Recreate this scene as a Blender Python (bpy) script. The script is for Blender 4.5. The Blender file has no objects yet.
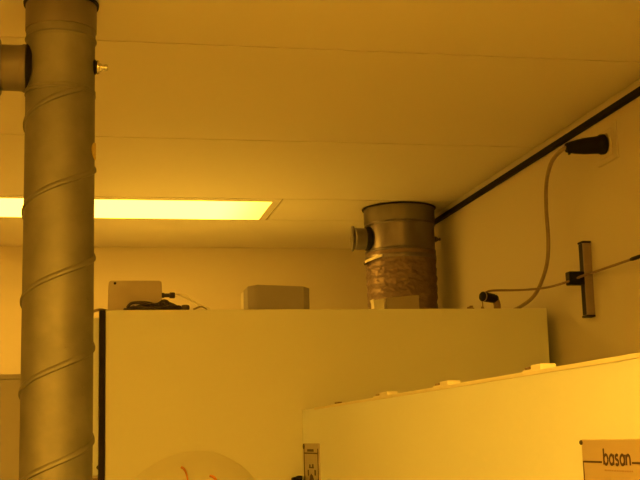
import bpy, bmesh, math, random
from mathutils import Vector, Matrix, noise

random.seed(7)
PI = math.pi
scene = bpy.context.scene
COL = scene.collection

# ------------------------------------------------------------------ camera
F_PX, YAW, PITCH, ROLL = 1175.07, 0.200746, 0.168918, -0.026219
EYE = Vector((0, 0, 1.75))
_cy, _sy = math.cos(YAW), math.sin(YAW)
FWD = Vector((_sy * math.cos(PITCH), _cy * math.cos(PITCH), math.sin(PITCH)))
_r = Vector((_cy, -_sy, 0)); _u = _r.cross(FWD)
RIGHT = math.cos(ROLL) * _r + math.sin(ROLL) * _u
UP = -math.sin(ROLL) * _r + math.cos(ROLL) * _u
cam = bpy.data.cameras.new('camera')
cam.sensor_width = 36; cam.sensor_fit = 'HORIZONTAL'
cam.lens = 36 * F_PX / 640
cam.clip_start = 0.02
camo = bpy.data.objects.new('camera', cam); COL.objects.link(camo)
camo.matrix_world = Matrix(((RIGHT.x, UP.x, -FWD.x, EYE.x), (RIGHT.y, UP.y, -FWD.y, EYE.y),
                            (RIGHT.z, UP.z, -FWD.z, EYE.z), (0, 0, 0, 1)))
scene.camera = camo


def at(px, py, Y=None, X=None, Z=None):
    """survey: where the sight line of a pixel meets a plane of the room"""
    d = RIGHT * ((px - 320) / F_PX) - UP * ((py - 240) / F_PX) + FWD
    if Y is not None: t = (Y - EYE.y) / d.y
    elif X is not None: t = (X - EYE.x) / d.x
    else: t = (Z - EYE.z) / d.z
    return EYE + d * t


# ------------------------------------------------------------------ materials
def mat(name, col, rough=0.5, metal=0.0, var=0.0, scale=8.0, bump=0.0, bscale=60.0, spec=0.5, trans=0.0, col2=None,
        stretch=(1, 1, 1), bdist=0.002):
    m = bpy.data.materials.new(name); m.use_nodes = True
    nt = m.node_tree; b = nt.nodes['Principled BSDF']
    b.inputs['Base Color'].default_value = (*col, 1)
    b.inputs['Roughness'].default_value = rough
    b.inputs['Metallic'].default_value = metal
    b.inputs['Specular IOR Level'].default_value = spec
    if trans: b.inputs['Transmission Weight'].default_value = trans
    if var or bump:
        tc = nt.nodes.new('ShaderNodeTexCoord')
        mp = nt.nodes.new('ShaderNodeMapping'); mp.inputs['Scale'].default_value = stretch
        nt.links.new(tc.outputs['Object'], mp.inputs['Vector'])
    if var:
        n = nt.nodes.new('ShaderNodeTexNoise'); n.inputs['Scale'].default_value = scale
        n.inputs['Detail'].default_value = 6
        nt.links.new(mp.outputs['Vector'], n.inputs['Vector'])
        mx = nt.nodes.new('ShaderNodeMix'); mx.data_type = 'RGBA'
        c2 = col2 or tuple(c * (1 - var) for c in col)
        mx.inputs[6].default_value = (*col, 1); mx.inputs[7].default_value = (*c2, 1)
        rp = nt.nodes.new('ShaderNodeMapRange')
        rp.inputs[1].default_value = 0.35; rp.inputs[2].default_value = 0.65
        nt.links.new(n.outputs['Fac'], rp.inputs[0])
        nt.links.new(rp.outputs[0], mx.inputs[0])
        nt.links.new(mx.outputs[2], b.inputs['Base Color'])
    if bump:
        n2 = nt.nodes.new('ShaderNodeTexNoise'); n2.inputs['Scale'].default_value = bscale
        n2.inputs['Detail'].default_value = 4
        nt.links.new(mp.outputs['Vector'], n2.inputs['Vector'])
        bp = nt.nodes.new('ShaderNodeBump'); bp.inputs['Strength'].default_value = bump
        bp.inputs['Distance'].default_value = bdist
        nt.links.new(n2.outputs['Fac'], bp.inputs['Height'])
        nt.links.new(bp.outputs['Normal'], b.inputs['Normal'])
    return m


M = {}
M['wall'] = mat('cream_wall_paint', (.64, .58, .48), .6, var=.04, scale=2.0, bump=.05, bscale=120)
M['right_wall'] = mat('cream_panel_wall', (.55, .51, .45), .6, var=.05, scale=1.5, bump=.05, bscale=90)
M['ceiling'] = mat('ceiling_panel_white', (.70, .65, .58), .6, var=.03, scale=1.5)
M['seam'] = mat('ceiling_joint', (.35, .30, .25), .7, var=.1)
M['floor'] = mat('floor_vinyl', (.55, .53, .50), .4, var=.1, scale=5)
M['pp'] = mat('white_polypropylene', (.74, .80, .80), .38, var=.03, scale=2.0, bump=.03, bscale=8)
M['pp_front'] = mat('white_front_sheet', (.57, .58, .50), .35, var=.04, scale=2.0, bump=.03, bscale=5)
M['grey_cab'] = mat('grey_sheet', (.37, .34, .31), .5, var=.05)
M['black'] = mat('black_rubber', (.007, .006, .006), .6, var=.3, scale=30, spec=.2)
M['blackmetal'] = mat('black_strip', (.008, .007, .007), .7, var=.2, scale=30, spec=.15)
M['darkedge'] = mat('dark_brown_gasket', (.012, .006, .006), .6, var=.2, scale=30, spec=.2)
M['galv'] = mat('galvanised_steel', (.225, .215, .195), .52, .6, var=.2, scale=26, bump=.10, bscale=40)
M['galv_old'] = mat('weathered_galvanised_steel', (.23, .20, .22), .36, .75, var=.4, scale=14, bump=.15, bscale=30, stretch=(1, 1, .35))
M['galv_sleeve'] = mat('brownish_sheet_sleeve', (.21, .185, .17), .5, .5, var=.15, scale=10)
M['foil'] = mat('crinkled_foil', (.22, .155, .145), .45, .5, var=.25, scale=40)
M['steel'] = mat('bright_steel', (.72, .70, .66), .25, .95, var=.1, scale=60)
M['tongue'] = mat('pale_zinc_band', (.66, .60, .55), .5, .3, var=.15, scale=80)
M['alu'] = mat('anodised_aluminium', (.27, .21, .19), .42, .5, var=.1, scale=40)
M['sticker'] = mat('yellow_sticker', (.60, .44, .14), .6, var=.08, scale=40)
M['boxgrey'] = mat('dark_grey_board', (.32, .29, .30), .6, var=.08, scale=15)
M['beige'] = mat('beige_plastic', (.50, .44, .40), .5, var=.06, scale=15)
M['card'] = mat('greybrown_board', (.34, .29, .25), .7, var=.1, scale=25)
M['cream'] = mat('cream_plastic', (.74, .70, .60), .5, var=.05, scale=30)
M['rubber'] = mat('dark_brown_hose', (.055, .042, .042), .5, var=.25, scale=60)
M['cable'] = mat('grey_brown_cable', (.25, .19, .14), .5, var=.15, scale=60)
M['tubebrown'] = mat('brown_tube', (.20, .13, .10), .45, var=.2, scale=50)
M['clear'] = mat('milky_clear_tube', (.90, .84, .70), .3, var=.05, scale=40)
M['plate'] = mat('engraved_plate', (.42, .37, .32), .4, .3, var=.08, scale=25)
M['plate2'] = mat('engraved_plate_warm', (.52, .42, .30), .4, .2, var=.05, scale=20)
M['ink'] = mat('dark_lettering', (.05, .022, .03), .6, var=.2, scale=40)
M['ink_light'] = mat('faded_lettering', (.36, .25, .17), .6, var=.1, scale=40)
M['bag'] = mat('thin_plastic_bag', (.57, .56, .46), .5, var=.08, scale=10, bump=.06, bscale=20)
M['orange'] = mat('orange_print', (.62, .24, .05), .5, var=.25, scale=60)
M['frame'] = mat('white_light_frame', (.74, .69, .62), .45, var=.03)


def lamp_mat(name, col, strength):
    m = bpy.data.materials.new(name); m.use_nodes = True
    nt = m.node_tree; b = nt.nodes['Principled BSDF']
    b.inputs['Base Color'].default_value = (.8, .7, .3, 1)
    b.inputs['Roughness'].default_value = .4
    b.inputs['Emission Color'].default_value = (*col, 1)
    # two tubes behind an opal sheet: a little dimmer towards the ends of the tubes
    tc = nt.nodes.new('ShaderNodeTexCoord'); sp = nt.nodes.new('ShaderNodeSeparateXYZ')
    nt.links.new(tc.outputs['Generated'], sp.inputs[0])
    rp = nt.nodes.new('ShaderNodeFloatCurve') if False else nt.nodes.new('ShaderNodeMapRange')
    ab = nt.nodes.new('ShaderNodeMath'); ab.operation = 'SUBTRACT'; ab.inputs[1].default_value = .5
    nt.links.new(sp.outputs['X'], ab.inputs[0])
    ab2 = nt.nodes.new('ShaderNodeMath'); ab2.operation = 'ABSOLUTE'; nt.links.new(ab.outputs[0], ab2.inputs[0])
    rp.interpolation_type = 'SMOOTHSTEP'
    rp.inputs[1].default_value = .38; rp.inputs[2].default_value = .5
    rp.inputs[3].default_value = strength; rp.inputs[4].default_value = strength * .42
    nt.links.new(ab2.outputs[0], rp.inputs[0])
    nt.links.new(rp.outputs[0], b.inputs['Emission Strength'])
    return m


LAMP_COL = (1.0, .475, .036)
M['lamp'] = lamp_mat('yellow_light_diffuser', LAMP_COL, 12)
M['lamp_front'] = lamp_mat('yellow_light_diffuser_boosted', (1.0, .475, .031), 37)  # strength raised so the unseen front lights brighten the near surfaces


# ------------------------------------------------------------------ mesh helpers
class MB:
    def __init__(s): s.bm = bmesh.new()

    def box(s, lo, hi, bev=0.0, seg=2):
        r = bmesh.ops.create_cube(s.bm, size=1)
        vs = r['verts']
        for v in vs:
            v.co = Vector([lo[i] + (v.co[i] + .5) * (hi[i] - lo[i]) for i in range(3)])
        if bev:
            es = list({e for v in vs for e in v.link_edges})
            bmesh.ops.bevel(s.bm, geom=es, offset=bev, segments=seg, affect='EDGES', profile=.5)
        return s

    def prism(s, pts, axis, a, b, bev=0.0):
        """outline pts (2-D, in the two other axes in order) from a to b along axis"""
        def P(p, t):
            v = [0, 0, 0]; o = [i for i in range(3) if i != axis]
            v[o[0]], v[o[1]], v[axis] = p[0], p[1], t
            return Vector(v)
        A = [s.bm.verts.new(P(p, a)) for p in pts]; B = [s.bm.verts.new(P(p, b)) for p in pts]
        n = len(pts)
        fs = [s.bm.faces.new(A), s.bm.faces.new(B)]
        for i in range(n):
            fs.append(s.bm.faces.new((A[i], A[(i + 1) % n], B[(i + 1) % n], B[i])))
        bmesh.ops.recalc_face_normals(s.bm, faces=fs)
        if bev:
            es = list({e for f in fs for e in f.edges})
            bmesh.ops.bevel(s.bm, geom=es, offset=bev, segments=2, affect='EDGES', profile=.5)
        return s

    def lathe(s, prof, c=(0, 0, 0), axis=Vector((0, 0, 1)), n=64, cap=True):
        """prof: list of (radius, distance along axis)"""
        axis = Vector(axis).normalized(); c = Vector(c)
        q = axis.orthogonal().normalized(); w = axis.cross(q)
        rings = []
        for r, t in prof:
            rings.append([s.bm.verts.new(c + axis * t + (q * math.cos(2 * PI * k / n) + w * math.sin(2 * PI * k / n)) * max(r, 1e-5)) for k in range(n)])
        fs = []
        for i in range(len(rings) - 1):
            for k in range(n):
                fs.append(s.bm.faces.new((rings[i][k], rings[i][(k + 1) % n], rings[i + 1][(k + 1) % n], rings[i + 1][k])))
        if cap:
            fs.append(s.bm.faces.new(rings[0])); fs.append(s.bm.faces.new(rings[-1]))
        bmesh.ops.recalc_face_normals(s.bm, faces=fs)
        return s

    def tube(s, pts, r, n=12, smooth=True, closed=False):
        pts = [Vector(p) for p in pts]
        if smooth: pts = spline(pts, closed)
        rr = r if callable(r) else (lambda t: r)
        m = len(pts); rings = []
        tang = []
        for i in range(m):
            a = pts[i - 1] if (i or closed) else pts[0]
            b = pts[(i + 1) % m] if (i < m - 1 or closed) else pts[-1]
            tang.append((b - a).normalized())
        q = tang[0].orthogonal().normalized()
        for i in range(m):
            q = (q - tang[i] * q.dot(tang[i])).normalized(); w = tang[i].cross(q)
            R = rr(i / max(1, m - 1))
            rings.append([s.bm.verts.new(pts[i] + (q * math.cos(2 * PI * k / n) + w * math.sin(2 * PI * k / n)) * R) for k in range(n)])
        fs = []
        for i in range(m if closed else m - 1):
            j = (i + 1) % m
            off = 0
            if closed and j == 0:
                d = [(rings[i][0].co - v.co).length for v in rings[0]]; off = d.index(min(d))
            for k in range(n):
                fs.append(s.bm.faces.new((rings[i][k], rings[i][(k + 1) % n], rings[j][(k + 1 + off) % n], rings[j][(k + off) % n])))
        if not closed:
            fs.append(s.bm.faces.new(rings[0])); fs.append(s.bm.faces.new(rings[-1]))
        bmesh.ops.recalc_face_normals(s.bm, faces=fs)
        return s

    def build(s, name, m, parent=None, smooth=False, origin=None):
        me = bpy.data.meshes.new(name)
        p0 = Vector((0, 0, 0))
        if parent is not None:
            q = parent
            while q is not None: p0 += q.location; q = q.parent
        if origin is not None: off = Vector(origin)
        elif parent is not None: off = p0
        else: off = Vector((0, 0, 0))
        for v in s.bm.verts: v.co -= off
        s.bm.to_mesh(me); s.bm.free()
        if smooth:
            me.shade_smooth()
            try: me.set_sharp_from_angle(angle=math.radians(38))
            except Exception: pass
        me.materials.append(M[m])
        o = bpy.data.objects.new(name, me); COL.objects.link(o)
        o.location = off - p0
        if parent is not None: o.parent = parent
        return o


def spline(p, closed=False, k=8):
    out = []; n = len(p)
    if n < 3 and not closed: return p
    for i in range(n if closed else n - 1):
        g = (lambda j: p[j % n]) if closed else (lambda j: p[max(0, min(n - 1, j))])
        a, b, c, d = g(i - 1), g(i), g(i + 1), g(i + 2)
        for t in [x / k for x in range(k)]:
            out.append(.5 * ((2 * b) + (c - a) * t + (2 * a - 5 * b + 4 * c - d) * t * t + (3 * b - a - 3 * c + d) * t ** 3))
    if not closed: out.append(p[-1])
    return out


def thing(name, loc, label, cat, group=None):
    o = bpy.data.objects.new(name, None); COL.objects.link(o)
    o.location = loc; o.empty_display_size = .05
    return tag(o, label, cat, group)


def tag(o, label, cat, group=None):
    o['label'] = label; o['category'] = cat
    if group: o['group'] = group
    return o


def struct(o):
    o['kind'] = 'structure'; return o


def copy_tree(o, parent=None):
    c = o.copy(); COL.objects.link(c); c.parent = parent
    for ch in list(o.children): copy_tree(ch, c)
    return c


# ------------------------------------------------------------------ room shell
CE = 2.40; XR = 1.016; YF = 3.905; XL = -2.5; YB = -1.7
struct(MB().box((XL - .1, YB - .1, -.1), (XR + .1, YF + .1, 0)).build('floor', 'floor'))
struct(MB().box((XL - .1, YF, 0), (XR + .1, YF + .1, CE + .06)).build('wall_far', 'wall'))
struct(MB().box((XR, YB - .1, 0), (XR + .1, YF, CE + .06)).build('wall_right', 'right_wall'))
struct(MB().box((XL - .1, YB - .1, 0), (XL, YF, CE + .06)).build('wall_left', 'wall'))
struct(MB().box((XL, YB - .1, 0), (XR, YB, CE + .06)).build('wall_near', 'wall'))

LX0, LX1 = -.745, .53            # the slot of a ceiling light
WX0, WX1 = -2.40, -1.125         # a second, unseen column of lights farther left, added to brighten the front
seams = [YB, -1.495, -1.19, -.58, -.275, .03, .335, .64, 1.25, 1.86, 2.472, 3.09, 3.395, YF]
G = .0028
LIGHTS = [(LX0, LX1, 3.09, 3.395), (LX0, LX1, .03, .335), (WX0, WX1, .03, .335), (LX0, LX1, -1.495, -1.19), (WX0, WX1, -1.495, -1.19)]  # lights past the overhead one are unseen extras, added to boost the front
ceil = MB(); js = MB()
for a, b in zip(seams, seams[1:]):
    cuts = sorted([(l[0], l[1]) for l in LIGHTS if abs(l[2] - a) < 1e-6])
    x = XL
    for c0_, c1_ in cuts:
        ceil.box((x, a + G, CE), (c0_ - G, b - G, CE + .02))
        for q in (c0_, c1_): js.box((q - G, a, CE + .0035), (q + G, b, CE + .045))
        x = c1_ + G
    ceil.box((x, a + G, CE), (XR - .0035, b - G, CE + .02))
struct(ceil.build('ceiling', 'ceiling'))
struct(MB().box((XL - .1, YB - .1, CE + .045), (XR + .1, YF + .1, CE + .12)).build('ceiling', 'seam'))
js.box((XR - .0035, YB, CE + .004), (XR, YF, CE + .045))
for y in seams[1:-1]:
    js.box((XL, y - G, CE + .0035), (XR, y + G, CE + .045))
struct(js.build('trim_2', 'seam'))
z0 = 2.3682
struct(MB().box((XR - .011, YB, z0), (XR, YF, z0 + .0135), .002).build('trim_1', 'blackmetal'))


# ------------------------------------------------------------------ ceiling lights
def ceiling_light(x0, x1, y0, y1, label, m='lamp'):
    t = thing('ceiling_light', ((x0 + x1) / 2, (y0 + y1) / 2, CE), label, 'ceiling light', None)
    dx0, dx1, dy0, dy1 = x0 + .025, x1 - .025, y0 + .038, y1 - .011
    f = MB()
    a, b, c, d = x0 + G, x1 - G, y0 + G, y1 - G
    for lo, hi in (((a, c), (b, dy0)), ((a, dy1), (b, d)), ((a, dy0), (dx0, dy1)), ((dx1, dy0), (b, dy1))):
        f.box((*lo, CE - .001), (*hi, CE + .04), .0008, 1)
    f.build('frame', 'frame', t)
    MB().box((dx0, dy0, CE - .0015), (dx1, dy1, CE + .008), .0008).build('diffuser', m, t)
    return t


for q, lab in zip(LIGHTS, ('long glowing yellow ceiling light panel near the far wall',
                           'yellow ceiling light panel overhead in front of the benches',
                           'extra unseen yellow ceiling light panel left of the one overhead',
                           'extra unseen yellow ceiling light panel nearest the rear wall on the right',
                           'extra unseen yellow ceiling light panel nearest the rear wall on the left')):
    ceiling_light(*q, lab, 'lamp' if q[2] > 2 else 'lamp_front')

# ------------------------------------------------------------------ near spiral duct
DY = 1.70
c0 = at(60.5, 0, Y=DY); c1 = at(57, 480, Y=DY)
DX = (c0.x + c1.x) / 2; DR = .0505
zz = lambda py, px=94: at(px, py, Y=DY).z
z_ring = CE; z_sl = zz(34); z_fit0 = zz(34); z_fit1 = zz(98)
near = thing('spiral_duct', (DX, DY, 0), 'tall grey spiral-wound ventilation duct standing close at left', 'duct')
DC = (DX, DY, 0)
MB().lathe([(DR - .002, CE - .001), (DR + .003, CE - .001), (DR + .0045, CE - .0025), (DR + .004, CE - .0062), (DR - .002, CE - .007)], DC).build('ceiling_ring', 'black', near, True)
MB().lathe([(DR, CE), (DR + .0012, CE - .002), (DR + .0012, z_sl + .0006), (DR - .001, z_sl)], DC).build('ceiling_sleeve', 'galv_sleeve', near, True)
# smooth fitting with two swaged beads
h = z_fit0 - z_fit1
pf = [(DR - .002, z_fit0 + .01), (DR - .0005, z_fit0 + .0005), (DR - .0002, z_fit0 - .009)]
for k in range(9):
    a = k / 8 * PI; pf.append((DR - .0003 + .0018 * math.sin(a), z_fit0 - .011 - .006 * k / 8))
pf += [(DR - .001, z_fit0 - .019), (DR - .001, z_fit1 + .010)]
for k in range(9):
    a = k / 8 * PI; pf.append((DR - .001 + .0014 * math.sin(a), z_fit1 + .009 - .005 * k / 8))
pf += [(DR + .0004, z_fit1 + .003), (DR + .0006, z_fit1 + .0006), (DR - .0015, z_fit1)]
fit = MB().lathe(pf, DC, n=96).build('damper_fitting', 'galv', near, True)
# branch stub towards the left
zs = zz(68, 12); SR = .0335
cs = Vector((DX, DY, zs))
ax = Vector((-1, 0, 0))
MB().lathe([(SR - .001, .044), (SR + .0015, .0495), (SR + .002, .0525), (SR + .0005, .0555), (SR, .060), (SR, .0835), (SR - .004, .085)], cs, ax, 48).build('branch_stub', 'galv_sleeve', fit, True)
MB().lathe([(SR - .002, .040), (SR + .0015, .044), (SR + .0025, .047), (SR + .0015, .0497), (SR - .002, .050)], cs, ax, 48).build('stub_gasket', 'black', fit, True)
MB().lathe([(SR, .0845), (SR + .006, .0852), (SR + .009, .087), (SR + .006, .090), (.004, .0915)], cs, ax, 48).build('end_disc', 'galv_sleeve', fit, True)
kz = zz(69); kc = Vector((DX, DY - .008, kz)); kx = Vector((1, 0, 0))
MB().lathe([(.0100, .047), (.0112, .0485), (.0112, .0500), (.0085, .0515)], kc, kx, 24).build('gasket_washer', 'black', fit, True)
MB().lathe([(.0095, .0515), (.0105, .0525), (.0105, .0545), (.009, .0555), (.0065, .056), (.0062, .0585), (.0045, .059), (.0043, .0630), (.0050, .0634), (.0050, .0668), (.0035, .068)], kc, kx, 24).build('damper_knob', 'steel', fit, True)
# spiral wound body: one lock seam climbing round the tube
pitch = (zz(171) - zz(440)) / 3
body = MB().lathe([(DR - .001, z_fit1 + .006), (DR - .0006, z_fit1 + .004), (DR - .0006, 1.2), (DR - .0006, .02)], DC, n=96)
zA = zz(171)
prof = [(-.0005, .0066), (.0010, .0052), (.0021, .0018), (.0021, -.0010), (.0006, -.0022), (-.0008, -.0024)]
prev = None; fs = []
N = 72; turns0 = -1.02; turns1 = 12.5
cnt = int((turns1 - turns0) * N)
for i in range(cnt + 1):
    th = 2 * PI * (turns0 + i / N)
    z = zA - pitch * th / (2 * PI)
    if z < .04: break
    if z > z_fit1 + .002:
        continue
    u = Vector((math.cos(th), -math.sin(th), 0))
    row = [body.bm.verts.new(Vector((DX, DY, z + dz)) + u * (DR + dr)) for dr, dz in prof]
    if prev:
        for k in range(len(prof) - 1): fs.append(body.bm.faces.new((prev[k], prev[k + 1], row[k + 1], row[k])))
    prev = row
bmesh.ops.recalc_face_normals(body.bm, faces=fs)
# small weld spatters along the seam
for sx, sy in ((84, 340), (66, 348), (88, 299), (84, 387), (84, 395), (83, 406), (84, 420), (78, 430), (82, 453), (84, 213), (91, 213), (88, 270), (83, 266)):
    p = at(sx, sy, Y=DY - .03); v = Vector((p.x - DX, p.y - DY, 0))
    dx = max(-.98, min(.98, v.x / DR)); p = Vector((DX + DR * dx, DY - DR * math.sqrt(1 - dx * dx), p.z))
    bmesh.ops.create_icosphere(body.bm, subdivisions=1, radius=.0012, matrix=Matrix.Translation(p) @ Matrix.Diagonal((1, 1, random.uniform(1, 2.2), 1)))
body.build('spiral_pipe', 'galv', near, True)
# oval sticker wrapped on the right flank
sp = at(94, 152.5, Y=DY); st = MB()
rows = 12; ringv = []
cv = st.bm.verts.new((DX + (DR + .0016) * math.cos(-.14), DY + (DR + .0016) * math.sin(-.14), sp.z))
for k in range(28):
    a = 2 * PI * k / 28
    ang = -.14 + .30 * math.cos(a); z = sp.z + .0125 * math.sin(a)
    ringv.append((ang, z))
top = [st.bm.verts.new((DX + (DR + .0012) * math.cos(a), DY + (DR + .0012) * math.sin(a), z)) for a, z in ringv]
bot = [st.bm.verts.new((DX + (DR - .0008) * math.cos(a), DY + (DR - .0008) * math.sin(a), z)) for a, z in ringv]
for k in range(28):
    j = (k + 1) % 28
    st.bm.faces.new((cv, top[k], top[j])); st.bm.faces.new((top[k], bot[k], bot[j], top[j]))
bmesh.ops.recalc_face_normals(st.bm, faces=st.bm.faces)
so = st.build('sticker', 'sticker', near, True); so['label'] = 'yellow oval sticker'

# ------------------------------------------------------------------ far exhaust duct
FY = 3.195; FX = (at(366, 240, Y=FY).x + at(433.5, 240, Y=FY).x) / 2; FR = (at(433.5, 240, Y=FY).x - at(366, 240, Y=FY).x) / 2
CT = 2.02
fz = lambda py, px=400: at(px, py, Y=FY).z
far = thing('exhaust_duct', (FX, FY, CT), 'round metal exhaust duct with crinkled foil hose rising from the white cabinet to the ceiling', 'duct')
FC = (FX, FY, 0)
MB().lathe([(FR - .002, CE - .0005), (FR + .002, CE - .0005), (FR + .005, CE - .0015), (FR + .0066, CE - .0028), (FR + .0056, CE - .0052), (FR - .001, CE - .0060)], FC, n=80).build('ceiling_ring', 'black', far, True)
zl = fz(224.5)
MB().lathe([(FR, CE - .004), (FR + .0018, CE - .0055), (FR + .0018, zl + .001), (FR + .001, zl - .0005), (FR - .003, zl)], FC, n=80).build('ceiling_sleeve', 'galv_sleeve', far, True)
zb0 = zl + .004; zb1 = fz(256)
pf = [(FR - .003, zb0 + .01), (FR - .0004, zb0), (FR - .0004, zb0 - .006)]
for k in range(7): pf.append((FR - .0004 + .0018 * math.sin(k / 6 * PI), zb0 - .007 - .006 * k / 6))
pf += [(FR - .0012, zb0 - .015), (FR - .0012, zb1 + .016)]
for k in range(7): pf.append((FR - .0012 + .0028 * math.sin(k / 6 * PI), zb1 + .014 - .008 * k / 6))
pf += [(FR - .0012, zb1 + .004), (FR - .0012, zb1 - .02)]
ffit = MB().lathe(pf, FC, n=80).build('damper_fitting', 'galv_old', far, True)
fs_c = Vector((FX, FY - .012, fz(240)))
SR2 = .0305
xs = lambda px: FX - at(px, 240, Y=FY - .012).x
MB().lathe([(SR2, FR - .012), (SR2, xs(355)), (SR2 - .003, xs(354.5))], fs_c, (-1, 0, 0), 40).build('branch_stub', 'galv_sleeve', ffit, True)
MB().lathe([(SR2 + .006, FR - .010), (SR2 + .0045, FR - .001), (SR2 + .002, FR + .004), (SR2 - .001, FR + .006)], fs_c, (-1, 0, 0), 40).build('stub_gasket', 'black', ffit, True)
MB().lathe([(SR2 - .002, xs(356)), (SR2 + .0055, xs(354.6)), (SR2 + .0065, xs(353.4)), (SR2 + .005, xs(352.6)), (.012, xs(351.8)), (.004, xs(351.4))], fs_c + Vector((0, 0, -.0005)), (-1, .14, .03), 40).build('end_disc', 'galv_sleeve', ffit, True)
kc = Vector((FX, FY - .02, fz(240.5, 434)))
MB().lathe([(.008, FR - .006), (.008, FR + .002), (.0055, FR + .003), (.0055, FR + .006), (.003, FR + .0065), (.003, FR + .011), (.0045, FR + .0115), (.0045, FR + .014), (.002, FR + .0148)], kc, (1, 0, 0), 20).build('damper_knob', 'rubber', ffit, True)
# crinkled foil hose
fh = MB(); n = 150; zt = fz(254); rows = 120; rings = []
for i in range(rows + 1):
    t = i / rows; z = zt + (CT - zt) * t
    ring = []
    for k in range(n):
        a = 2 * PI * k / n
        p = Vector((math.cos(a) * 9, math.sin(a) * 9, z * 60))
        q = Vector((math.cos(a + z * 9) * 22, math.sin(a + z * 9) * 22, z * 170))
        d = .0020 * noise.noise(p) + .0020 * noise.noise(q) - .0022 * abs(noise.noise(p * 2.1)) - .0012 * abs(noise.noise(q * 1.7))
        d += .0009 * math.sin(z * 2 * PI / .026 + a)
        w = min(1, t * 9)
        r = FR + .0005 + d * w - .0025 * t
        ring.append(fh.bm.verts.new((FX + r * math.cos(a) + .004 * t * (1 - t), FY + r * math.sin(a), z)))
    rings.append(ring)
for i in range(rows):
    for k in range(n):
        fh.bm.faces.new((rings[i][k], rings[i + 1][k], rings[i + 1][(k + 1) % n], rings[i][(k + 1) % n]))
bmesh.ops.recalc_face_normals(fh.bm, faces=fh.bm.faces)
fo = fh.build('foil_hose', 'foil', far, True); fo['label'] = 'crinkled brownish foil hose'
zc = fz(259.5)
cl = MB().lathe([(FR + .0003, zc + .0058), (FR + .0022, zc + .0058), (FR + .0026, zc + .004), (FR + .0026, zc - .004), (FR + .0022, zc - .0058), (FR + .0003, zc - .0058)], FC, n=80).build('hose_clamp', 'galv_old', far, True)
# bright loose end of the clamp band and its screw housing
bk = MB(); vs = []
for k in range(11):
    a = PI + .18 + .62 * k / 10
    r = FR + .0042 + .006 * (1 - k / 10) ** 2
    zq = zc - .0105 + .0105 * k / 10
    vs.append([bk.bm.verts.new((FX + rr * math.cos(a), FY + rr * math.sin(a), zq + dz)) for rr, dz in ((r, -.0036), (r, .0036), (r + .0014, .0036), (r + .0014, -.0036))])
for i in range(10):
    for k in range(4): bk.bm.faces.new((vs[i][k], vs[i][(k + 1) % 4], vs[i + 1][(k + 1) % 4], vs[i + 1][k]))
bk.bm.faces.new(vs[0]); bk.bm.faces.new(vs[-1])
bmesh.ops.recalc_face_normals(bk.bm, faces=bk.bm.faces)
bo = bk.build('clamp_tongue', 'tongue', cl, True); bo['label'] = 'bright steel band end'
p = Vector((FX + (FR + .006) * math.cos(PI + .12), FY + (FR + .006) * math.sin(PI + .12), zc - .012))
MB().lathe([(.004, -.010), (.0055, -.008), (.0055, .004), (.0035, .006), (.0035, .010)], p, (.15, -1, .1), 16).build('clamp_screw', 'rubber', cl, True)

# ------------------------------------------------------------------ white fume cabinet behind
CY0 = 2.40; CX0, CX1 = .044, .988; CB = 3.62
cab = thing('fume_cabinet', ((CX0 + CX1) / 2, (CY0 + CB) / 2, 0), 'tall white cabinet with a black strip down its left edge, under the foil hose', 'cabinet')
MB().box((CX0, CY0 + .004, 0), (CX1, CB, CT), .0025).build('body', 'pp', cab)
fp = MB().box((CX0 - .001, CY0, 0), (CX1, CY0 + .006, CT + .0008), .0015).build('front_panel', 'pp_front', cab)
ex = MB().box((.0305, CY0 - .0035, 0), (CX0 - .001, CY0 + .055, CT + .0005), .0015).build('edge_strip', 'darkedge', cab)
ex['label'] = 'dark edge strip'
# pale return plate set back beside the dark strip
pz1, pz0 = at(97, 318, Y=2.46).z, at(97, 475.5, Y=2.46).z
sp = MB().box((-.035, 2.456, pz0), (.036, 2.47, pz1), .002).build('side_plate', 'pp', cab)
bz = at(98.6, 467.5, Y=2.452)
MB().lathe([(.0045, -.004), (.0045, 0), (.0025, .001)], bz, (0, -1, 0), 12).build('screw', 'rubber', sp, True)
MB().box((-.035, 2.45, pz0 - .022), (.034, 2.47, pz0 - .005), .002).build('side_bracket', 'cable', cab)
# black handle by the inner corner
hd = at(297.5, 477, Y=2.385)
MB().prism([(hd.x - .010, hd.z - .075), (hd.x + .0085, hd.z - .075), (hd.x + .0085, hd.z + .0025), (hd.x + .004, hd.z + .0022), (hd.x - .004, hd.z - .0005), (hd.x - .010, hd.z - .001)], 1, 2.376, 2.402, .0012).build('handle', 'black', cab)

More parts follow.
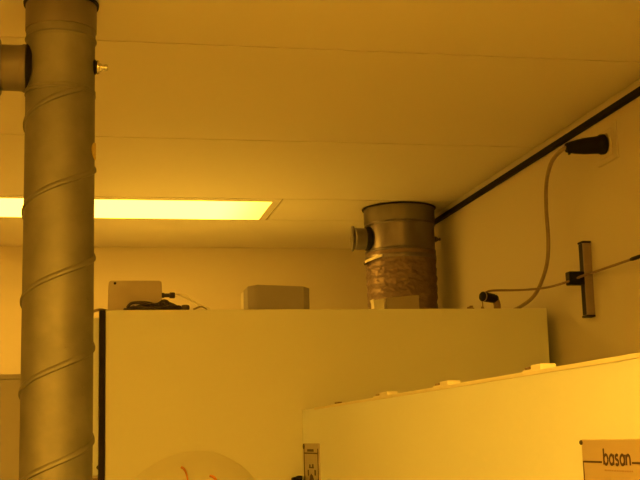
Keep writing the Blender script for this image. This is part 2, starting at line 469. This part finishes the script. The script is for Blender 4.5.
# ------------------------------------------------------------------ near wet bench with side splash panel
BX = .441; BY0, BY1 = .55, 2.396
BT = 1.8125
ben = thing('wet_bench', (.7, 1.5, 0), 'white wet bench wall with two small signs, nearest on the right', 'bench')
bbm = MB().box((BX + .012, BY0, 0), (.985, BY1, BT - .004), .003)
bbm.build('body', 'pp', ben)
MB().box((BX, BY0 - .002, 0), (BX + .0125, BY1, BT), .0012).build('side_panel', 'pp', ben)
MB().box((BX - .0012, BY0 - .002, BT - .0035), (BX + .030, 2.262, BT + .0009), .0006).build('top_lip', 'cream', ben)
for i, (p0, p1, ps) in enumerate(((333.5, 338, 338.8), (376, 390, 380.5), (436.5, 451.5, 440.5), (527, 545, 531.5))):
    y = lambda px: at(px, 407 - .1625 * (px - 320), X=BX + .006).y
    hh = .0042
    lo, hi = y(p1), y(p0)
    b = MB()
    if i:
        b.box((BX + .001, lo, BT + .0005), (BX + .018, hi, BT + .0028), .0006)
        b.box((BX + .001, lo, BT + .0020), (BX + .018, lo + (hi - lo) * .52, BT + .0068), .0009)
    else:
        b.box((BX + .001, lo, BT + .0003), (BX + .016, hi, BT + .0016), .0004)
    clip = b.build('hinge_clip', 'cream', ben)
    yy = y(ps)
    dl = (hi - lo) * (.26 if i else .7)
    zc_ = BT + (.0026 if i else .0012)
    MB().box((BX + .0012, yy - dl / 2, zc_), (BX + .009, yy + dl / 2, zc_ + .0030), .0008).build('clip_latch', 'tubebrown', clip)


# sign with the maker's name
T = BX - .003
ya = at(581, 440, X=T); yb = .80
zt = at(581, 439.5, X=T).z
PLx0 = T
np_ = MB().box((T, yb, zt - .20), (BX + .0005, ya.y, zt), .0008).build('name_plate', 'plate2', ben)
np_['label'] = 'metal name plate with dark lettering'
sc = at(581.2, 442.5, X=T)
MB().lathe([(.0022, -.001), (.0022, .001), (.0014, .0018)], (T, sc.y - .001, sc.z), (-1, 0, 0), 12).build('plate_screw', 'rubber', np_, True)
a, b = at(604, 464.6, X=T), at(631, 465.4, X=T)
# lettering drawn with an even stroke, in units of the x-height
def arc(cx, cy, rx, ry, a0, a1, n=14):
    return [(cx + rx * math.cos(math.radians(a0 + (a1 - a0) * k / n)), cy + ry * math.sin(math.radians(a0 + (a1 - a0) * k / n))) for k in range(n + 1)]
glyphs = {'b': (1.0, [[(.06, 1.58), (.06, 0)], arc(.5, .5, .42, .47, 0, 360, 20)]),
          'a': (1.0, [[(.9, 1.0), (.9, 0)], arc(.48, .5, .42, .47, 0, 360, 20)]),
          's': (.78, [arc(.37, .74, .27, .23, 35, 270, 10) + arc(.37, .25, .29, .25, 90, -150, 10)[1:]]),
          'n': (.9, [[(.06, 1.0), (.06, 0)], arc(.43, .55, .37, .42, 180, 0, 12) + [(.80, 0)]])}
word = 'basan'; gap = .22
total = sum(glyphs[c][0] for c in word) + gap * (len(word) - 1)
sx = (a.y - b.y) / total; sz = .0086; x0_ = 0
lt_ = MB()
for c in word:
    wd, strokes = glyphs[c]
    for stq in strokes:
        lt_.tube([(T, a.y - (x0_ + u) * sx, (a.z + b.z) / 2 + v * sz) for u, v in stq], (.0013), 8, smooth=False)
    x0_ += wd + gap
for v in lt_.bm.verts: v.co.x = T + (v.co.x - T) * .4
lt_.build('lettering', 'ink', np_)
l0, l1, r0 = at(583.2, 461.5, X=T), at(602, 462, X=T), at(632.3, 463, X=T)
zl_ = (l0.z + r0.z) / 2; w = .0008
ln = MB().prism([(l1.y, zl_ - w), (l0.y, zl_ - w), (l0.y, zl_ + w), (l1.y, zl_ + w)], 0, T - .0004, T + .0005)
ln.build('border_line', 'ink', np_)
MB().box((T - .0004, l0.y - .0014, zl_ - .13), (T + .0005, l0.y, zl_ - w)).build('border_line', 'ink', np_)
MB().box((T - .0004, yb + .006, zl_ - w), (T + .0005, r0.y, zl_ + w)).build('border_line', 'ink', np_)
sm = MB(); c_, d_ = at(605, 470.2, X=T), at(632, 471, X=T); y = c_.y
while y > d_.y:
    ww = random.uniform(.0022, .0045); sm.box((T - .0004, y - ww, c_.z - .0007), (T + .0005, y, c_.z + .0007)); y -= ww + .0012
sm.build('small_print', 'ink_light', np_)
# narrow notice plate near the inner corner
pa, pb = at(303.6, 443.5, X=T), at(318.3, 443.5, X=T)
ip = MB().box((T, pb.y, pa.z - .16), (BX + .0005, pa.y, pa.z), .001).build('notice_plate', 'plate', ben)
ip['label'] = 'grey notice plate with a dark figure'
W = pa.y - pb.y; yc = (pa.y + pb.y) / 2
MB().lathe([(.006, -.001), (.006, .0012), (.004, .0024)], (T, pa.y - .005, pa.z - .006), (-1, 0, 0), 12).build('plate_screw', 'rubber', ip, True)
pr = MB()
zt1, zt2 = at(311, 450.3, X=T).z, at(311, 453, X=T).z
bx_ = lambda y0, y1, z0_, z1_: pr.box((T - .0006, yc - y1 * W, z0_), (T + .0005, yc - y0 * W, z1_))
bx_(-.24, .18, zt1 - .0028, zt1 + .0022)
bx_(-.44, .44, zt2 - .0019, zt2 + .0008)
bx_(-.49, -.45, pa.z - .155, pa.z - .01); bx_(.44, .48, pa.z - .155, pa.z - .01)
zq = lambda py: at(311, py, X=T).z
# little standing figure: head bars, arms, body
bx_(-.12, -.05, zq(468), zq(464.5)); bx_(.08, .15, zq(468), zq(464)); bx_(-.14, .16, zq(468.2), zq(467))
bx_(-.24, -.17, zq(476), zq(470)); bx_(.22, .30, zq(475), zq(469.5))
def poly(pts):
    pr.prism([(yc - u * W, z) for u, z in pts], 0, T - .0006, T + .0005)
poly([(.0, zq(473.5)), (.10, zq(475.5)), (.16, zq(480)), (.22, zq(488)), (-.16, zq(488)), (-.13, zq(480)), (-.06, zq(475.5))])
pr.build('notice_print', 'ink', ip)

# ------------------------------------------------------------------ things on top of the cabinet
Yj = 2.50
a, b = at(109, 281, Y=Yj), at(161.8, 305, Y=Yj)
jx0, jx1, jz1 = at(108.6, 300, Y=Yj).x, at(161.8, 300, Y=Yj).x, at(135, 280.5, Y=Yj).z
jb = thing('junction_box', ((jx0 + jx1) / 2, Yj, CT), 'beige rounded box with a corner screw standing on the cabinet behind the cable coil', 'box')
rc = .006; pts = []
for cx, cz, a0 in ((jx1 - rc, jz1 - rc, 0), (jx0 + rc, jz1 - rc, PI / 2)):
    for k in range(6): pts.append((cx + rc * math.cos(a0 + k / 5 * PI / 2), cz + rc * math.sin(a0 + k / 5 * PI / 2)))
pts += [(jx0 - .001, CT), (jx1 + .0005, CT)]
MB().prism(pts, 1, Yj, Yj + .06, .0012).build('housing', 'beige', jb, True)
s = at(115, 283.3, Y=Yj)
MB().lathe([(.0028, -.001), (.0028, .0006), (.0018, .001)], s, (0, -1, 0), 14).build('corner_screw', 'black', jb, True)
g = at(162, 295.4, Y=Yj + .015)
gl = at(175, 295.4, Y=Yj + .015).x - g.x
MB().lathe([(.0055, -.002), (.0055, gl * .15), (.0042, gl * .2), (.0042, gl * .55), (.0062, gl * .6), (.0065, gl * .65), (.0065, gl * .95), (.005, gl)], g, (1, 0, 0), 18).build('cable_gland', 'rubber', jb, True)
tp = [at(x, y, Y=Yj + .015 - .0006 * (x - 174)) for x, y in ((173, 294.2), (180, 294.8), (187, 297), (194, 301.5), (200, 306), (206, 308.5), (210, 310.5))]
tb = MB().tube(tp, .0031, 10).build('clear_tube', 'clear', jb, True); tb['label'] = 'thin milky tube'
tp = [at(x, y, Y=2.46) for x, y in ((193, 309.7), (198, 307.4), (202, 306.8), (206, 308.8), (208, 311))]
ct = MB().tube(tp, lambda t: .0022 * (1 - .5 * t), 10).build('tube_stub', 'cable', None, True)
tag(ct, 'tiny brown tube end on the cabinet edge right of the cable coil', 'tube')

# tangled cable coil
Yc = 2.452
coil = thing('cable_coil', (at(150, 308, Y=Yc).x, Yc, CT), 'tangled dark cable coil on the cabinet in front of the beige box', 'cable')
cb = MB()
def loop(px0, px1, ztop, zbase, dy, tilt, r, ph=0):
    x0, x1 = at(px0, 308, Y=Yc).x, at(px1, 308, Y=Yc).x
    c = (x0 + x1) / 2; R = (x1 - x0) / 2 - r
    pts = []
    for k in range(18):
        a = 2 * PI * k / 18
        wob = 1 + .08 * math.sin(3 * a + ph)
        zz_ = CT + r + zbase + ztop * (.5 + .5 * math.sin(a + tilt)) + .0012 * math.sin(5 * a + ph)
        pts.append((c + R * math.cos(a) * wob, Yc + dy + .024 * math.sin(a) * wob, zz_))
    cb.tube(pts, r, 10, True, True)
loop(124, 166, .008, .004, .008, 1.0, .0030)
loop(126, 178, .004, .001, .006, 2.6, .0033, 1)
loop(140, 182, .006, .002, .004, .6, .0032, 2)
loop(151, 171, .0115, .006, .0, .4, .0030, .5)
loop(146, 178, .005, .005, .01, 4.2, .0030, 3)
loop(132, 156, .006, .003, -.004, 5.0, .0028, 4)
loop(128, 150, .007, .006, .002, 1.6, .0027, 2.2)
loop(157, 183, .007, .002, .001, 3.4, .0030, 5)
q_ = at(164.5, 303.8, Y=Yc - .02)
cb.tube([q_ + Vector((.0088 * math.cos(2 * PI * k / 14), .006 * math.sin(2 * PI * k / 14), .0078 * math.sin(2 * PI * k / 14))) for k in range(14)], .0025, 10, True, True)
pp = [at(x, y, Y=Yc - .012) for x, y in ((127, 308), (131, 303.5), (139, 302.5), (148, 303), (156, 304.5), (163, 301.5), (170, 303.5), (178, 307))]
cb.tube(pp, .0030, 10)
cb.build('cable', 'rubber', coil, True)
kx = at(181.5, 307.6, Y=Yc - .008)
MB().lathe([(.002, -.0005), (.0055, .0005), (.0065, .004), (.0065, .012), (.0055, .0155), (.003, .0165)], kx + Vector((0, 0, -.0005)), (1, 0, 0), 18).build('connector', 'rubber', coil, True)

# dark chamfered box
Yd = 2.56
bx0, bx1 = at(249.6, 300, Y=Yd).x, at(311.6, 300, Y=Yd).x
bz_l, bz_r = at(270, 284.6, Y=Yd).z, at(303, 286.3, Y=Yd).z
xA, xB = at(257.5, 290, Y=Yd).x, at(303.5, 290, Y=Yd).x
db = MB()
sl = .03
foot = [(xA, Yd), (xB, Yd), (bx1 + .001, Yd + sl), (bx1 + .001, Yd + .10), (bx0, Yd + .10), (bx0, Yd + sl)]
A = [db.bm.verts.new((x, y, CT + .0008)) for x, y in foot]
tz = [bz_l, bz_r, bz_r, bz_r, bz_l, bz_l]
B = [db.bm.verts.new((x, y, z)) for (x, y), z in zip(foot, tz)]
db.bm.faces.new(A); db.bm.faces.new(B)
for i in range(6): db.bm.faces.new((A[i], A[(i + 1) % 6], B[(i + 1) % 6], B[i]))
bmesh.ops.recalc_face_normals(db.bm, faces=db.bm.faces)
bmesh.ops.bevel(db.bm, geom=list(db.bm.edges), offset=.0012, segments=2, affect='EDGES')
tag(db.build('storage_box', 'boxgrey', None), 'dark grey box with chamfered corners alone on the cabinet top', 'box')
# pale card leaning behind its left side
cx0, cx1 = at(243.5, 300, Y=2.66).x, at(256, 300, Y=2.66).x
tag(MB().box((cx0, 2.662, CT + .0005), (cx1, 2.70, at(246, 291.5, Y=2.66).z), .001).build('white_block', 'cream', None), 'small pale block peeking out left of the dark chamfered box', 'block')

# small boxes in front of the foil hose
Yb = 2.92
x0, x1 = at(386, 300, Y=Yb).x, at(419.3, 300, Y=Yb).x
za, zb = at(386, 297.6, Y=Yb).z, at(418.5, 295, Y=Yb).z
cbx = MB().prism([(x0, CT + .0005), (x1 + .0005, CT + .0005), (x1 - .0005, zb), (x0, za)], 1, Yb, Yb + .06, .0012).build('carton', 'card', None)
tag(cbx, 'grey-brown carton on the cabinet in front of the foil hose', 'box')
x0, x1 = at(373, 300, Y=Yb - .01).x, at(384, 300, Y=Yb - .01).x
za, zb = at(373, 299.5, Y=Yb - .01).z, at(384, 298.8, Y=Yb - .01).z
blk = MB().prism([(x0 + .0015, CT + .0005), (x1, CT + .0005), (x1, zb), (x0 + .004, za - .001), (x0 - .0005, za + .001), (x0 + .002, za - .008)], 1, Yb - .01, Yb + .02, .0008).build('label_block', 'cream', None)
tag(blk, 'small cream block left of the grey-brown carton', 'block')

# ------------------------------------------------------------------ elbow nozzle and thin tube
Yn = 2.47
nz = thing('spray_nozzle', (at(488, 309, Y=Yn).x, Yn, CT), 'dark elbow nozzle on a bent brown stem at the cabinet right end', 'nozzle')
h0, h1 = at(482, 296.4, Y=Yn - .012), at(496.5, 299, Y=Yn + .010)
ax = (h1 - h0); Lh = ax.length
MB().lathe([(.0070, 0), (.0102, .001), (.0110, .003), (.0106, Lh * .45), (.0102, Lh * .75), (.0088, Lh * .95), (.005, Lh)], h0, ax, 24).build('head', 'black', nz, True)
hb = MB().lathe([(.0108, 0), (.0114, .0006), (.0114, .0030), (.0108, .0036)], h0 + ax.normalized() * .002, ax, 24, cap=False)
hb.lathe([(.0104, 0), (.0104, .0036)], h0 + ax.normalized() * .002, ax, 24, cap=False)
hb.build('rim', 'cable', nz, True)
tp = [at(x, y, Y=Yn + .008) for x, y in ((492.5, 298), (495.3, 300), (497, 304.5), (497.2, 309), (497, 314))]
MB().tube(tp, .0080, 16).build('stem', 'tubebrown', nz, True)
tp = [at(x, y, Y=Yn - .008) for x, y in ((482.6, 300), (482.7, 304), (482.7, 307.5), (482.7, 312))]
tr = MB().tube(tp, .0013, 8).build('trigger_wire', 'tubebrown', nz, True)
for px, w, lab in ((471.5, .0065, 'tiny brown fitting on the cabinet top left of the elbow nozzle'), (482.6, .0052, 'tiny brown fitting on the cabinet top right under the nozzle head')):
    q = at(px, 309, Y=2.455)
    hh = at(px, 306.0 if px < 475 else 306.8, Y=2.455).z - CT
    f = MB().lathe([(w, 0), (w, hh * .55), (w * .6, hh * .7), (w * .55, hh), (w * .2, hh * 1.04)], (q.x, 2.455, CT + .0005), n=12)
    if px < 475: f.lathe([(.002, 0), (.003, .001), (.003, .008), (.002, .009)], (q.x - .001, 2.455, CT + hh * .8), (-1, 0, -.35), 10)
    tag(f.build('pipe_fitting', 'tubebrown', None, True), lab, 'fitting')

# wall rail
RX = XR - .0175; RY0 = 2.216; RY1 = RY0 + .021
rz1 = at(592, 242.5, X=XR, ).z; rz0 = at(594.5, 315, X=XR).z
rail = thing('wall_rail', (XR, RY0 + .01, (rz0 + rz1) / 2), 'short upright aluminium rail with black ends screwed to the right wall', 'rail')
# slotted profile: the slot opens to the left (-X)
ym = (RY0 + RY1) / 2
sec = [(XR, RY0), (XR, RY1), (RX, RY1), (RX, ym + .0035), (RX + .003, ym + .0035), (RX + .003, ym + .006), (RX + .009, ym + .006), (RX + .009, ym - .006), (RX + .003, ym - .006), (RX + .003, ym - .0035), (RX, ym - .0035), (RX, RY0)]
MB().prism(sec, 2, rz0, rz1, .0004).build('profile', 'alu', rail)
MB().box((RX - .0006, RY0 + .0035, rz0 + .001), (RX + .002, RY1 - .0005, rz1 - .001)).build('slot_cover', 'black', rail)
for z, d in ((rz1, 1), (rz0, -1)):
    lo, hi = sorted((z, z + d * .0042))
    MB().box((RX - .002, RY0 - .0015, lo), (XR, RY1 + .0015, hi), .001).build('end_cap', 'black', rail)
zk = at(575, 281, X=RX).z
k0 = at(568.5, 281, Y=RY0 + .008).x
MB().box((k0, RY0 + .002, zk - .0135), (RX + .001, RY1 + .002, zk + .0135), .0018).build('clamp_block', 'black', rail)
# thin tube through the clamp
Yt = RY0 - .006
pr_ = [at(484.5, 293.5, Y=Yn - .006), at(489, 291, Y=Yn - .006), at(497, 290.4, Y=2.45), at(512, 290.2, Y=2.42), at(530, 289.4, Y=2.36), at(548, 287.2, Y=2.30), at(566, 282.2, Y=RY0 + .012), at(575, 279, Y=RY0 + .006), at(583, 275.8, Y=RY0 - .0055), at(592, 272.8, Y=RY0 - .022), at(606, 268, Y=2.09), at(632, 259, Y=1.975), at(650, 253, Y=1.90), at(700, 238, Y=1.72)]
tt = thing('thin_tube', pr_[7], 'thin brown tube running from the nozzle through the rail clamp up to the right', 'tube')
MB().tube(pr_, .0025, 10).build('tube', 'tubebrown', tt, True)
sv = [at(631, 259.4, Y=1.979), at(640, 256.4, Y=1.942), at(655, 251.4, Y=1.88)]
MB().tube(sv, lambda t: .0036 if t > .1 else .0028, 12).build('sleeve', 'black', tt, True)

# ------------------------------------------------------------------ wall socket, plug and cord
sy0, sy1 = at(619, 157, X=XR).y, at(600, 166, X=XR).y + .003
szb, szt = at(619, 157, X=XR).z, at(618, 119, X=XR).z
ws = thing('wall_socket', (XR, (sy0 + sy1) / 2, (szb + szt) / 2), 'flat cream wall socket plate behind the black plug', 'socket')
MB().box((XR - .0035, sy0, szb), (XR, sy1, szt), .001).build('cover_plate', 'right_wall', ws)
MB().box((XR - .0018, sy0 - .0012, szb - .001), (XR, sy1 + .001, szt + .001), .0003).build('shadow_gap', 'beige', ws)
cyy, czz = (sy0 + sy1) / 2, (szb + szt) / 2
fr = MB(); o1, i1 = .0275, .0262
for lo, hi in (((-o1, -o1), (o1, -i1)), ((-o1, i1), (o1, o1)), ((-o1, -i1), (-i1, i1)), ((i1, -i1), (o1, i1))):
    fr.box((XR - .0042, cyy + lo[0], czz + lo[1]), (XR - .003, cyy + hi[0], czz + hi[1]))
fr.build('insert_joint', 'beige', ws)
MB().lathe([(.0215, .0), (.0225, .0045), (.021, .0062), (.019, .0055), (.018, .0045)], (XR, cyy, czz), (-1, 0, 0), 36).build('socket_cup', 'right_wall', ws, True)

pb_ = Vector((XR - .0045, cyy, czz))
tipp = at(564.5, 147.5, Y=cyy + .012)
L = 0.098
# the plug leans a little towards the far wall
tipp = at(565, 148, Y=cyy + .01)
ax = (tipp - pb_); L = ax.length
pc = thing('power_cord', pb_, 'black plug in the wall socket with a grey cord looping down behind the cabinet', 'plug')
MB().lathe([(.012, -.001), (.0172, 0), (.0196, .002), (.0202, .006), (.0199, .012), (.0180, .015), (.0173, .02), (.0168, .03), (.0160, L * .55), (.0136, L * .75), (.0103, L * .93), (.0088, L * .985), (.006, L)], pb_, ax, 36).build('plug', 'black', pc, True)
tn = tipp + ax.normalized() * (-.008)
MB().box(tuple(tn + Vector((-.0022, -.003, -.0145))), tuple(tn + Vector((.0018, .003, -.006))), .0008).build('plug_tab', 'black', pc)
cp = [tipp - ax.normalized() * .012, tipp, at(556, 155.5, Y=cyy + .06), at(550, 166, Y=cyy + .13), at(546.3, 185, Y=cyy + .19), at(546.3, 210, Y=cyy + .225), at(548.2, 238, Y=cyy + .235), at(547.2, 262, Y=cyy + .245), at(541, 283, Y=cyy + .28), at(533, 297, Y=cyy + .33), at(521.5, 306, Y=cyy + .40), at(512, 311, Y=cyy + .45), at(502, 314, Y=cyy + .5)]
cp[-1].z = CT + .0045; cp[-2].z = max(cp[-2].z, CT + .0045)
MB().tube(cp, .0043, 12).build('cord', 'cable', pc, True)

# ------------------------------------------------------------------ left background
LYc = 3.0
lt, lr = at(10, 374, Y=LYc), at(45, 374, Y=LYc)
lc = thing('side_cabinet', (-.6, LYc + .3, 0), 'brownish grey cabinet at the far left behind the spiral duct', 'cabinet')
MB().box((-1.3, LYc, 0), (lr.x, YF - .02, lt.z - .012), .003).build('body', 'grey_cab', lc)
MB().box((-1.3, LYc - .004, lt.z - .012), (lr.x + .002, YF - .02, lt.z), .002).build('top_board', 'grey_cab', lc)
wp = [at(70, 318, Y=2.43), at(84, 314.5, Y=2.43), at(93, 312.3, Y=2.43), at(99, 310.8, Y=2.43)]
for q in wp[2:]: q.z += .002
wp += [Vector((wp[-1].x + .012, 2.45, CT + .0055)), Vector((wp[-1].x + .03, 2.49, CT + .0045)), Vector((wp[-1].x + .06, 2.53, CT + .0045))]
wp = [Vector((wp[0].x - .06, 2.45, wp[0].z - .12)), Vector((wp[0].x - .03, 2.44, wp[0].z - .03))] + wp
tag(MB().tube(wp, .0030, 10).build('loose_cable', 'cable', None, True), 'brown cable slipping over the cabinet left edge behind the spiral duct', 'cable')

# ------------------------------------------------------------------ pale plastic bag on the cabinet front
bg = MB(); nb, mb_ = 40, 16
xc = at(193, 480, Y=CY0).x; zt_ = at(205, 453, Y=CY0 - .03).z; hw = (at(255, 480, Y=CY0).x - at(128, 480, Y=CY0).x) / 2
R_ = []
for j in range(mb_ + 1):
    v = j / mb_; row = []
    for k in range(nb + 1):
        u = -1 + 2 * k / nb
        ww = hw * (1 + .55 * v)
        edge = (1 - u * u)
        ztop = zt_ - .052 * abs(u) ** 2.4 + .004 * math.sin(u * 3 + 1)
        z = ztop + (zt_ - .36 - ztop) * v
        dep = .018 * edge ** .7 * min(1, (v * 7) ** .6) + .004 * noise.noise(Vector((u * 3, v * 5, 1.3))) * edge
        row.append(bg.bm.verts.new((xc + u * ww, CY0 - .001 - max(0, dep), z)))
    R_.append(row)
for j in range(mb_):
    for k in range(nb): bg.bm.faces.new((R_[j][k], R_[j][k + 1], R_[j + 1][k + 1], R_[j + 1][k]))
bmesh.ops.recalc_face_normals(bg.bm, faces=bg.bm.faces)
bmesh.ops.solidify(bg.bm, geom=list(bg.bm.faces), thickness=.0006)
bag = thing('plastic_bag', (xc, CY0, zt_), 'rounded pale plastic bag with orange marks on the cabinet front at the bottom', 'bag')
bag_m = bg.build('film', 'bag', bag, True)
Yo = CY0 - .0195
MB().tube([at(181, 467, Y=Yo), at(184, 469, Y=Yo), at(186.5, 474, Y=Yo), at(188, 482, Y=Yo)], lambda t: .0026 * (1 - .45 * t), 8).build('orange_mark', 'orange', bag_m, True)
MB().tube([at(209.5, 475.6, Y=Yo), at(213.5, 477, Y=Yo), at(215.5, 480, Y=Yo), at(214, 486, Y=Yo)], lambda t: .0022 + .0014 * t, 8).build('orange_mark', 'orange', bag_m, True)

# ------------------------------------------------------------------ world and view
w = bpy.data.worlds.new('world'); scene.world = w; w.use_nodes = True
w.node_tree.nodes['Background'].inputs[0].default_value = (0, 0, 0, 1)
w.node_tree.nodes['Background'].inputs[1].default_value = 0
scene.view_settings.view_transform = 'Standard'
scene.view_settings.look = 'None'
scene.view_settings.gamma = 1
scene.view_settings.use_curve_mapping = False
scene.view_settings.exposure = 0.0
scene.cycles.max_bounces = 10
scene.cycles.diffuse_bounces = 8
